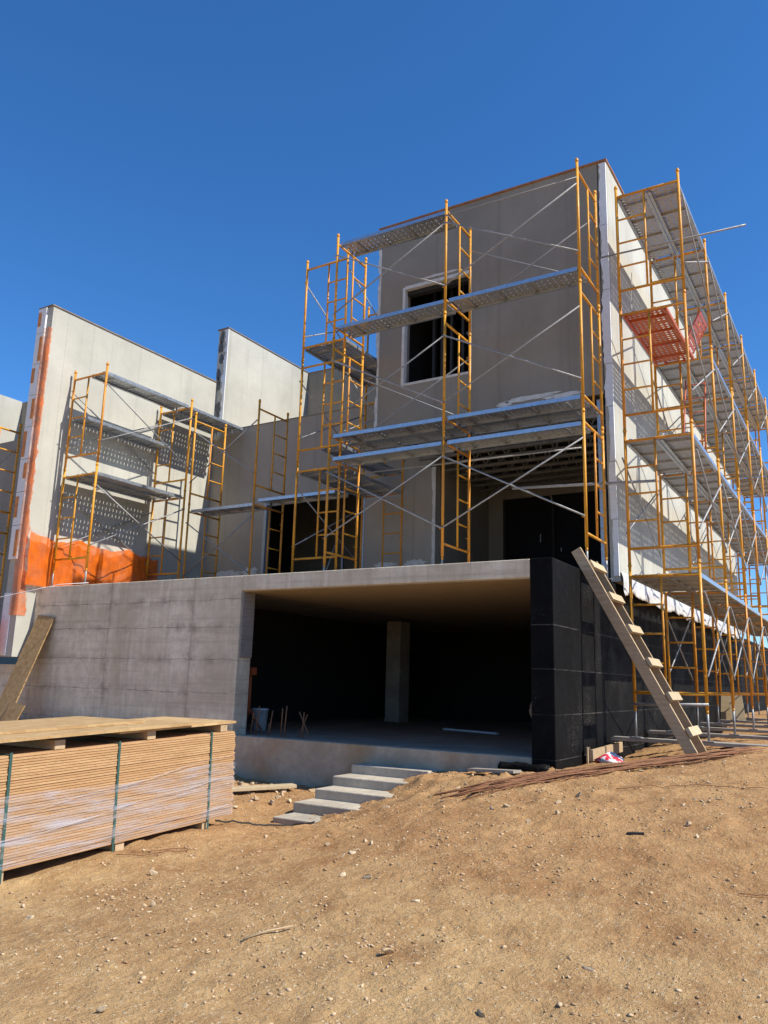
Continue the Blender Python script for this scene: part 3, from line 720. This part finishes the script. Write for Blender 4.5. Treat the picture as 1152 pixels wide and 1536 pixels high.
# ladder of rough timber
ld = thing('timber_ladder', 'rough site-built timber ladder leaning on the black basement wall', 'ladder', (0,0,0))
for y in (1.06,1.62):
    MB().plank((-.05 if y < 1.3 else .0,y,2.69 if y < 1.3 else 2.58),(1.27,y+.06,.17),.135,.042,(1,0,.55)).build('side_rail', M_WOODX, ld, bevel=.004)
dx = Vector((1.30,0,-2.42)).normalized(); n_ = Vector((.88,0,.473)).normalized()
for k, (x, z) in enumerate(((.10,2.47),(.33,2.05),(.555,1.64),(.78,1.225),(1.0,.82),(1.21,.42))):
    MB().obox(Vector((x,1.37,z))+n_*.045, (0,1,.01*(k % 3-1)), n_, dx, .235+.06, .022, .055).build('rung', M_WOODP, ld, bevel=.004)

# ------------------------------------------------------------------ board stack, lower left
bs = thing('osb_board_stack', 'strapped stack of wood boards in clear film on bearers, lower left', 'board stack', (0,0,0))
E1 = Vector((-2.42,-2.68,0)); E0 = Vector((-2.33,-5.62,0)); dirv = (E1-E0).normalized(); lft = Vector((-dirv.y,dirv.x,0)); LEN = (E1-E0).length
zb0, zb1 = -.505, -.415
upv = Vector((dirv.x,dirv.y,(zb1-zb0)/LEN)).normalized()
nB = 40; th = .0203
mid = (E0+E1)/2; zm = (zb0+zb1)/2; nrm = upv.cross(lft)*-1 if upv.cross(lft).z < 0 else upv.cross(lft)
for k in range(nB):
    js = random.uniform(-.005,.005); jl = random.uniform(-.012,.012)
    c = Vector((mid.x,mid.y,zm))+lft*(.61+js)+upv*jl+nrm*(th*(k+.5))
    MB().obox(c, upv, lft, nrm, LEN/2, .61, th/2-.0020).build('board', M_EDGE, bs)
for s in (.36,1.42,2.56):
    p = Vector((E1.x,E1.y,zb1))-upv*s+lft*.02
    MB().plank(p-nrm*.052, p+lft*1.16-nrm*.052, .095, .10, upv).build('bearer', M_WOODX, bs)
for s in (.36,1.52,2.56):
    p = Vector((E1.x,E1.y,zb1))-upv*s; m_ = MB(); H_ = nB*th
    m_.obox(p+nrm*(H_/2-.03)-lft*.009, upv, lft, nrm, .0115, .002, H_/2+.05); m_.obox(p+nrm*(H_+.004)+lft*.6, upv, lft, nrm, .0115, .61, .002)
    m_.build('strap', M_STRAP, bs)
vs = []; n1, n2 = 70, 20
for i in range(n1+1):
    for j in range(n2+1):
        s = LEN*i/n1; hgt = nB*th*(.02+(.60+.03*math.sin(i*.13))*j/n2)
        p = Vector((E0.x,E0.y,zb0))+upv*s+nrm*hgt-lft*(.013+.006*math.sin(i*.31+j*.9)+.004*math.sin(j*2.1+i*.08))
        vs.append(p)
MB().add(vs, [(i*(n2+1)+j,(i+1)*(n2+1)+j,(i+1)*(n2+1)+j+1,i*(n2+1)+j+1) for i in range(n1) for j in range(n2)], True).build('film_wrap', M_FILM, bs)
for k in range(6):   # twisted ridges of the film
    z0 = random.uniform(.02,.35); z1_ = min(.6,z0+random.uniform(.05,.28)); pts = [Vector((E0.x,E0.y,zb0))+upv*(LEN*q/12)+nrm*(z0+(z1_-z0)*q/12+.01*math.sin(q*1.3+k))-lft*.024 for q in range(13)]
    MB().path(pts, .0016+.0012*(k % 3), 5).build('film_ridge', M_FILM, bs)
topz = nB*th
for k, s in enumerate((.14,1.12,2.1)):
    p = Vector((E1.x,E1.y,zb1))-upv*s+nrm*(topz+.038)+lft*.03
    o = MB().plank(p, p+lft*.9, .10, .072, upv).build('spacer_block', M_WOODX, bevel=.004)
    tag(o, 'short timber spacer on top of the board stack, %s' % ('by its far end','in the middle','toward its near end')[k], 'timber block', 'spacers on the board stack')
for k, (s0, s1, off, w_, dz) in enumerate(((-.03,1.5,.02,1.0,.083),(.62,2.97,-.035,.55,.107),(.95,2.95,.30,.9,.131))):
    c = Vector((E1.x,E1.y,zb1))-upv*((s0+s1)/2)+nrm*(topz+dz+.004)+lft*(off+w_/2)
    o = MB().obox(c, upv, lft, nrm, (s1-s0)/2, w_/2, .011).build('loose_board', M_OSB)
    tag(o, ('wide loose wood board on the far end of the board stack','narrow loose wood board along the front edge of the board stack','loose wood board lying topmost on the board stack')[k], 'wood board', 'loose boards on the board stack')
# plank leaning on the concrete wall
lb = MB().plank((-9.30,-.03,1.90),(-9.50,-.62,-.02),.47,.022,(1,0,0)).build('leaning_board', M_OSBD)
tag(lb, 'narrow brown chipboard leaning against the concrete basement wall', 'wood board')
lb2 = MB().plank((-9.14,-.50,.40),(-9.20,-.68,-.05),.40,.022,(1,0,0)).build('leaning_board', M_OSBD)
tag(lb2, 'shorter chipboard offcut leaning at the foot of the tall leaning board', 'wood board')
# pale plank on the ground by the steps
pz = [(-3.85,-1.2),(-3.36,-.42)]
o = MB().plank((pz[0][0],pz[0][1],GB(*pz[0])+.05),(pz[1][0],pz[1][1],GB(*pz[1])+.06),.16,.045).build('timber_plank', M_WOODP, bevel=.006)
tag(o, 'pale timber plank lying on the dirt between board stack and steps', 'timber plank')

# ------------------------------------------------------------------ nets
def net(name, fn, nu, nv, mat, label, cat):
    vs = [fn(i/nu, j/nv) for i in range(nu+1) for j in range(nv+1)]
    o = MB().add(vs, [(i*(nv+1)+j,(i+1)*(nv+1)+j,(i+1)*(nv+1)+j+1,i*(nv+1)+j+1) for i in range(nu) for j in range(nv)], True).build(name, mat)
    return tag(o, label, cat, None)
def netf(u, v):
    y = -.33+3.05*u; sag = .11*abs(math.sin(math.pi*u*2.7))**.8
    top = 3.42-sag+.06*noise.noise((u*14,2,0)); z = ST+.012+(top-ST-.012)*v
    return (-9.60+.045*noise.noise((u*9,v*1.2,3))+.035*noise.noise((u*26,v*3,7))+.016*noise.noise((u*60,v*9,1)), y+.02*noise.noise((u*20,v*4,9)), z)
net('safety_net', netf, 120, 14, M_NET, 'bright orange safety net draped along the foot of the party wall', 'net')
ze = random.Random(3)
def stripf(u, v):
    z = 1.9+5.45*u; w_ = .075+.05*noise.noise((u*9,1,0))+.04*noise.noise((u*34,5,0))+.03*noise.noise((u*90,2,0))+.16*max(0,1-u*4.2)
    if v < .45: q = v/.45; return (-9.845+(.155)*q, -.404-.004*math.sin(u*40+q*3), z)
    q = (v-.45)/.55; return (-9.688+.006*math.sin(u*33+q*5)*q, -.40+w_*.9*q, z+.02*math.sin(u*50)*q)
net('orange_edge_film', stripf, 160, 10, M_STRIP, 'strip of orange mesh film wrapped over the front edge of the party wall', 'net')
def net2(u, v): return (-10.55+.62*u, -.52+.03*math.sin(u*20+v*4), 1.25+.62*v-.06*math.sin(u*9))
net('safety_net', net2, 40, 10, M_NET, 'small orange net hanging low at the far left below the party wall', 'net')
# string line
o = MB().path([(-11.2,-.9,2.05),(-10.0,-.7,2.15),(-8.6,-.35,2.40),(-8.25,-.05,2.45)],.006,5).build('string_line', M_FOAM); tag(o, 'thin pale string running up to the terrace edge at far left', 'string')

# ------------------------------------------------------------------ things in the garage
bk = thing('plastic_bucket', 'white plastic bucket on the garage floor by the left jamb', 'bucket', (-5.36,1.22,.112)); bk.scale = (.88,.88,.88)
MB().lathe((0,0,0),[(.0,0),(.125,0),(.15,.36),(.158,.36),(.158,.385),(.146,.385),(.122,.02),(0,.02)]).build('body', M_WHITE, bk)
MB().path([(.155*math.cos(a),.155*math.sin(a)*.3-.12,.36-.14*math.sin(a)) for a in np.linspace(0,math.pi,12)],.004,5).build('handle', M_BRACE, bk)
oj = thing('orange_prop_stand', 'orange steel tripod prop stand beside the white bucket', 'stand', (-5.42,1.0,.112))
MB().tube((0,0,.25),(0,0,.86),.03,10).build('pole', M_RED, oj); MB().box((-.05,-.05,.861),(.09,.05,.98)).build('head', M_RED, oj, bevel=.01)
for a in (.3,2.4,4.5): MB().tube((0,0,.36),(.24*math.cos(a),.24*math.sin(a),.01),.016,8).build('leg', M_RED, oj)
sk = MB(); prof = []
vs = []; n = 14
for i in range(9):
    q = i/8
    for k in range(n):
        a = 2*math.pi*k/n; r = (.06+.05*math.sin(math.pi*q))*(1+.15*math.sin(3*a+i)+.08*math.sin(7*a+2*i)); vs.append((r*math.cos(a),r*math.sin(a)*.8,.42*q))
sk.add(vs,[(i*n+k,i*n+(k+1) % n,(i+1)*n+(k+1) % n,(i+1)*n+k) for i in range(8) for k in range(n)]+[tuple(range(n))[::-1],tuple(8*n+k for k in range(n))],True)
wb = thing('sack_bundle', 'brown bundle on thin legs just inside the right garage wall', 'bundle', (-.455,.70,.112))
o = sk.build('sack', M_BAG, wb); o.location = (.0,0,.30)
for dx in (-.07,.06): MB().tube((dx,0,.0),(dx*.5,0,.36),.012,6).build('leg', M_RUST, wb)
o = MB().plank((-3.53,4.16,.127),(-2.32,3.74,.127),.07,.03).build('white_batten', M_WHITE); tag(o, 'thin white batten lying on the garage floor', 'batten')

# ------------------------------------------------------------------ debris by the black wall
vs = []; n = 12
for i in range(13):
    q = i/12; x = -.62+.60*q
    for k in range(n):
        a = 2*math.pi*k/n; r = .05*(1+.2*math.sin(2*a+i)+.12*math.sin(5*a+i*1.7)); vs.append((x,-.16+.04*math.sin(q*5)+r*math.cos(a)*1.3,.0+.06*q*0+r*math.sin(a)+.01))
o = MB().add(vs,[(i*n+k,i*n+(k+1) % n,(i+1)*n+(k+1) % n,(i+1)*n+k) for i in range(12) for k in range(n)]+[tuple(range(n))[::-1],tuple(12*n+k for k in range(n))],True).build('membrane_roll', M_BLACK)
tag(o, 'crumpled black membrane roll at the foot of the black pillar', 'membrane roll')
o = MB().plank((-.95,-.22,GB(-.95,-.22)+.06),(-.30,-.42,GB(-.3,-.42)+.045),.14,.03).build('timber_offcut', M_SLEEP); tag(o, 'grey timber offcut in the dirt before the black pillar', 'timber offcut')
fb = thing('formwork_board', 'brown form board with stakes at the foot of the black side wall', 'formwork', (0,0,0))
MB().plank((.09,1.0,.10),(.11,2.35,.14),.13,.035,(0,0,1)).build('board', M_WOODX, fb); 
for y in (1.0,2.2): MB().box((.05,y-.05,-.2),(.071,y+.05,.2)).build('stake', M_WOODX, fb)
MB().plank((.045,1.3,-.05),(.045,2.1,-.05),.16,.02,(0,0,1)).build('lower_board', M_WOODG, fb)
# red and white bag
vs = []; n = 16; rr = random.Random(5)
for i in range(9):
    q = i/8
    for k in range(n):
        a = 2*math.pi*k/n; r = math.sin(math.pi*min(1,.12+q*.88))*(1+rr.uniform(-.18,.18)); vs.append((.17*r*math.cos(a),.30*r*math.sin(a),-.02+.15*q*(1+.25*math.sin(a*2))))
o = MB().add(vs,[(i*n+k,i*n+(k+1) % n,(i+1)*n+(k+1) % n,(i+1)*n+k) for i in range(8) for k in range(n)]+[tuple(range(n))[::-1],tuple(8*n+k for k in range(n))],True).build('cement_bag', M_RBAG)
o.location = (.33,1.0,GB(.33,1.0)+.0); o.rotation_euler.z = .4; tag(o, 'crumpled red and white bag on the dirt below the ladder', 'bag')
ROCKS = []
# rebar bundle
A0, A1 = Vector((-.32,-1.62)), Vector((1.85,1.35))
per = Vector((A1.y-A0.y,-(A1.x-A0.x))).normalized()
for k in range(26):
    u = (k % 13)/12-.5; lay = k//13
    s0 = random.uniform(-.10,.16); s1 = random.uniform(.86,1.06); w0, w1 = .30+.22*random.random(), .26
    a = A0.lerp(A1, s0)+per*(u*w0+random.uniform(-.09,.09)); b_ = A0.lerp(A1, s1)+per*(u*w1+random.uniform(-.08,.08))
    pts = []
    for q in range(15):
        p = a.lerp(b_, q/14); pts.append((p.x+.012*math.sin(q*.8+k), p.y, GB(p.x,p.y)+.022+.016*lay+.012*math.sin(q*1.1+k*2)))
    o = MB().path(pts, .0062, 6).build('reinforcing_bar', M_RUST)
    tag(o, 'rusty reinforcing bar in the loose bundle lying across the dirt mound', 'steel bar', 'loose bundle of rusty reinforcing bars')
# rubble heap beside the pale plank
for k, (x, y, sx, c) in enumerate(((-3.95,-.75,.10,0),(-3.8,-.62,.07,0),(-4.1,-.6,.085,0),(-3.7,-.85,.06,0),(-4.3,-.7,.09,0),(-3.5,-.3,.08,0),(-3.15,-.35,.07,0),(-3.3,-.75,.05,0))):
    ROCKS.append((x,y,sx))
# cables and wires
def lay(name, pts, r, mat, label, cat, lift=.012):
    P = []
    for i in range(len(pts)-1):
        for q in range(8):
            t = q/8; x = pts[i][0]*(1-t)+pts[i+1][0]*t; y = pts[i][1]*(1-t)+pts[i+1][1]*t; P.append((x,y,G(x,y)+lift+r))
    x, y = pts[-1]; P.append((x,y,G(x,y)+lift+r))
    return tag(MB().path(P,r,6).build(name, mat), label, cat)
lay('cable', [(-2.75,-2.55),(-2.5,-2.3),(-2.35,-2.12),(-2.2,-1.95),(-1.95,-1.92)], .009, M_CABLE, 'black cable trailing from the board stack past the bottom step', 'cable')
lay('wire', [(-2.2,-4.3),(-1.95,-4.15),(-1.75,-3.95),(-1.82,-3.9),(-2.15,-4.2)], .004, M_RUST, 'bent dark wire loop lying in front of the board stack', 'wire')
lay('wire', [(1.0,-1.2),(1.6,-.9),(2.3,-.8)], .0035, M_RUST, 'thin dark wire lying right of the rebar bundle', 'wire')
lay('wire', [(2.35,-3.4),(2.6,-3.35),(2.9,-3.2)], .003, M_RUST, 'thin dark wire at the right edge of the dirt', 'wire')
o = MB().path([(-.06,-5.22,G(-.06,-5.22)+.015),(.02,-5.1,G(.02,-5.1)+.02),(.09,-4.95,G(.09,-4.95)+.02)],.006,6).build('stick', M_WOODX); tag(o, 'pale stick lying on the foreground dirt', 'stick')
o = MB().plank((1.45,-2.55,G(1.45,-2.55)+.006),(1.57,-2.52,G(1.57,-2.52)+.006),.05,.012).build('slate_chip', M_CABLE); tag(o, 'dark flat chip lying on the dirt right of centre', 'chip')

# ------------------------------------------------------------------ stones and gravel
ICO = None
def ico():
    p = (1+5**.5)/2
    V = np.array([(-1,p,0),(1,p,0),(-1,-p,0),(1,-p,0),(0,-1,p),(0,1,p),(0,-1,-p),(0,1,-p),(p,0,-1),(p,0,1),(-p,0,-1),(-p,0,1)],float); V /= np.linalg.norm(V[0])
    F = np.array([(0,11,5),(0,5,1),(0,1,7),(0,7,10),(0,10,11),(1,5,9),(5,11,4),(11,10,2),(10,7,6),(7,1,8),(3,9,4),(3,4,2),(3,2,6),(3,6,8),(3,8,9),(4,9,5),(2,4,11),(6,2,10),(8,6,7),(9,8,1)])
    return V, F
IV, IF = ico()
def subdiv(V, F):
    V = list(map(tuple, V)); cache = {}; out = []
    def midp(a, b):
        k = (min(a,b),max(a,b))
        if k not in cache: p = (np.array(V[a])+np.array(V[b]))/2; V.append(tuple(p/np.linalg.norm(p))); cache[k] = len(V)-1
        return cache[k]
    for a, b, c in F:
        x, y, z = midp(a,b), midp(b,c), midp(c,a); out += [(a,x,z),(b,y,x),(c,z,y),(x,y,z)]
    return np.array(V), np.array(out)
SV, SF = subdiv(IV, IF); SV, SF = subdiv(SV, SF)
stones = []
for k in range(10):
    V = SV.copy()
    for c in range(9):   # chop with random planes: angular, broken rock
        n_ = rng.normal(size=3); n_ /= np.linalg.norm(n_); d = rng.uniform(.15,.55); e = V@n_-d; V = V-np.outer(np.maximum(e,0), n_)
    V *= np.array([1.35,rng.uniform(.7,1.2),rng.uniform(.55,.95)]); me = npmesh('stone', V, SF); me.materials.append(M_STONE); stones.append(me)
def visible_xy():
    while True:
        x = rng.uniform(-4.2,4.2); y = rng.uniform(-6.9,1.6)
        if -2.75 < x < -1.3 and -2.0 < y: continue
        if y > -.15 and x < .55: continue
        if x < -2.2 and y < -2.4: continue
        return x, y
clusters = [visible_xy() for _ in range(22)]
for k in range(262):
    if k % 3 == 0: x, y = visible_xy()
    else:
        c = clusters[rng.integers(len(clusters))]; x, y = c[0]+rng.normal()*.17, c[1]+rng.normal()*.17
        if x < -2.2 and y < -2.4 or (-2.75 < x < -1.3 and -2.0 < y) or (y > -.15 and x < .55): x, y = visible_xy()
    r = .010+.034*rng.random()**2.4
    if k < 9: r = .030+.016*rng.random()
    o = link('stone', stones[k % 10], None); o.location = (x,y,G(x,y)+r*.12); o.scale = (r,r,r); o.rotation_euler = (rng.normal()*.3,rng.normal()*.3,rng.uniform(0,6.28))
    tag(o, 'pale broken stone lying loose on the dirt', 'stone', 'loose stones on the dirt')
for x, y, r in ROCKS:
    o = link('stone', stones[rng.integers(10)], None); o.location = (x,y,G(x,y)+r*.3); o.scale = (r,r*.8,r); o.rotation_euler = (rng.normal()*.3,rng.normal()*.3,rng.uniform(0,6.28))
    tag(o, 'broken rubble stone in the hollow before the concrete stem wall', 'stone', 'rubble stones before the stem wall')
# rubble by the stem wall
for k in range(26):
    x = rng.uniform(-4.6,-2.9); y = rng.uniform(-1.7,-.25); r = rng.uniform(.02,.06)
    o = link('stone', stones[k % 10], None); o.location = (x,y,G(x,y)+r*.3); o.scale = (r,r,r); o.rotation_euler = (rng.normal()*.3,rng.normal()*.3,rng.uniform(0,6.28))
    tag(o, 'broken rubble stone in the hollow before the concrete stem wall', 'stone', 'rubble stones before the stem wall')
N = 34000
px = rng.uniform(-4.3,4.3,N); py = -7+8.8*rng.random(N)
keep = ~((px < -2.2) & (py < -2.4)) & ~((py > -.1) & (px < .5)); 
dens = 1.1*vnoise(px,py,.7,11)+.7*vnoise(px,py,.22,12); keep &= dens > rng.uniform(-.35,.75,N)
px, py = px[keep], py[keep]; N = len(px); pz = gz(px,py); pr = .005+.015*rng.random(N)**3.5
ang = rng.uniform(0,6.28,N); ca, sa = np.cos(ang), np.sin(ang)
base = np.repeat(IV[None],N,0)
for c in range(5):
    nn = rng.normal(size=(N,1,3)); nn /= np.linalg.norm(nn,axis=2,keepdims=True); e = (base*nn).sum(2,keepdims=True)-rng.uniform(.2,.55,(N,1,1)); base = base-np.maximum(e,0)*nn
base *= np.stack([np.full(N,1.25),rng.uniform(.6,1.1,N),rng.uniform(.4,.9,N)],-1)[:,None,:]
Vx = base[...,0]*ca[:,None]-base[...,1]*sa[:,None]; Vy = base[...,0]*sa[:,None]+base[...,1]*ca[:,None]
V = np.stack([Vx,Vy,base[...,2]],-1)*pr[:,None,None]+np.stack([px,py,pz+pr*.15],-1)[:,None,:]
FF = (IF[None]+12*np.arange(N)[:,None,None]).reshape(-1,3)
tag(link('gravel', npmesh('gravel', V.reshape(-1,3), FF), M_GRAVEL), 'small pebbles and grit scattered over the tan dirt', 'gravel', kind='stuff')

# ------------------------------------------------------------------ light
SUN = Vector((1,.11,1.07)).normalized()
world = bpy.data.worlds.new('World'); scene.world = world; world.use_nodes = True
wn = world.node_tree; sky = wn.nodes.new('ShaderNodeTexSky'); sky.sky_type = 'NISHITA'; sky.sun_disc = False
sky.sun_elevation = math.asin(SUN.z); sky.sun_rotation = math.atan2(SUN.x, SUN.y)
sky.altitude = 600; sky.air_density = 1.0; sky.dust_density = 0; sky.ozone_density = 10
hs = wn.nodes.new('ShaderNodeHueSaturation'); hs.inputs['Saturation'].default_value = 1.12
wn.links.new(sky.outputs[0], hs.inputs['Color']); wn.links.new(hs.outputs[0], wn.nodes['Background'].inputs[0]); wn.nodes['Background'].inputs[1].default_value = .137
sl = bpy.data.lights.new('sun', 'SUN'); sl.energy = 5.0; sl.angle = math.radians(.5); sl.color = (1,.95,.86)
so = bpy.data.objects.new('sun', sl); COL.objects.link(so); so.rotation_euler = SUN.to_track_quat('Z','Y').to_euler()
scene.view_settings.view_transform = 'Standard'; scene.view_settings.look = 'None'; scene.view_settings.gamma = 1
scene.view_settings.exposure = .42
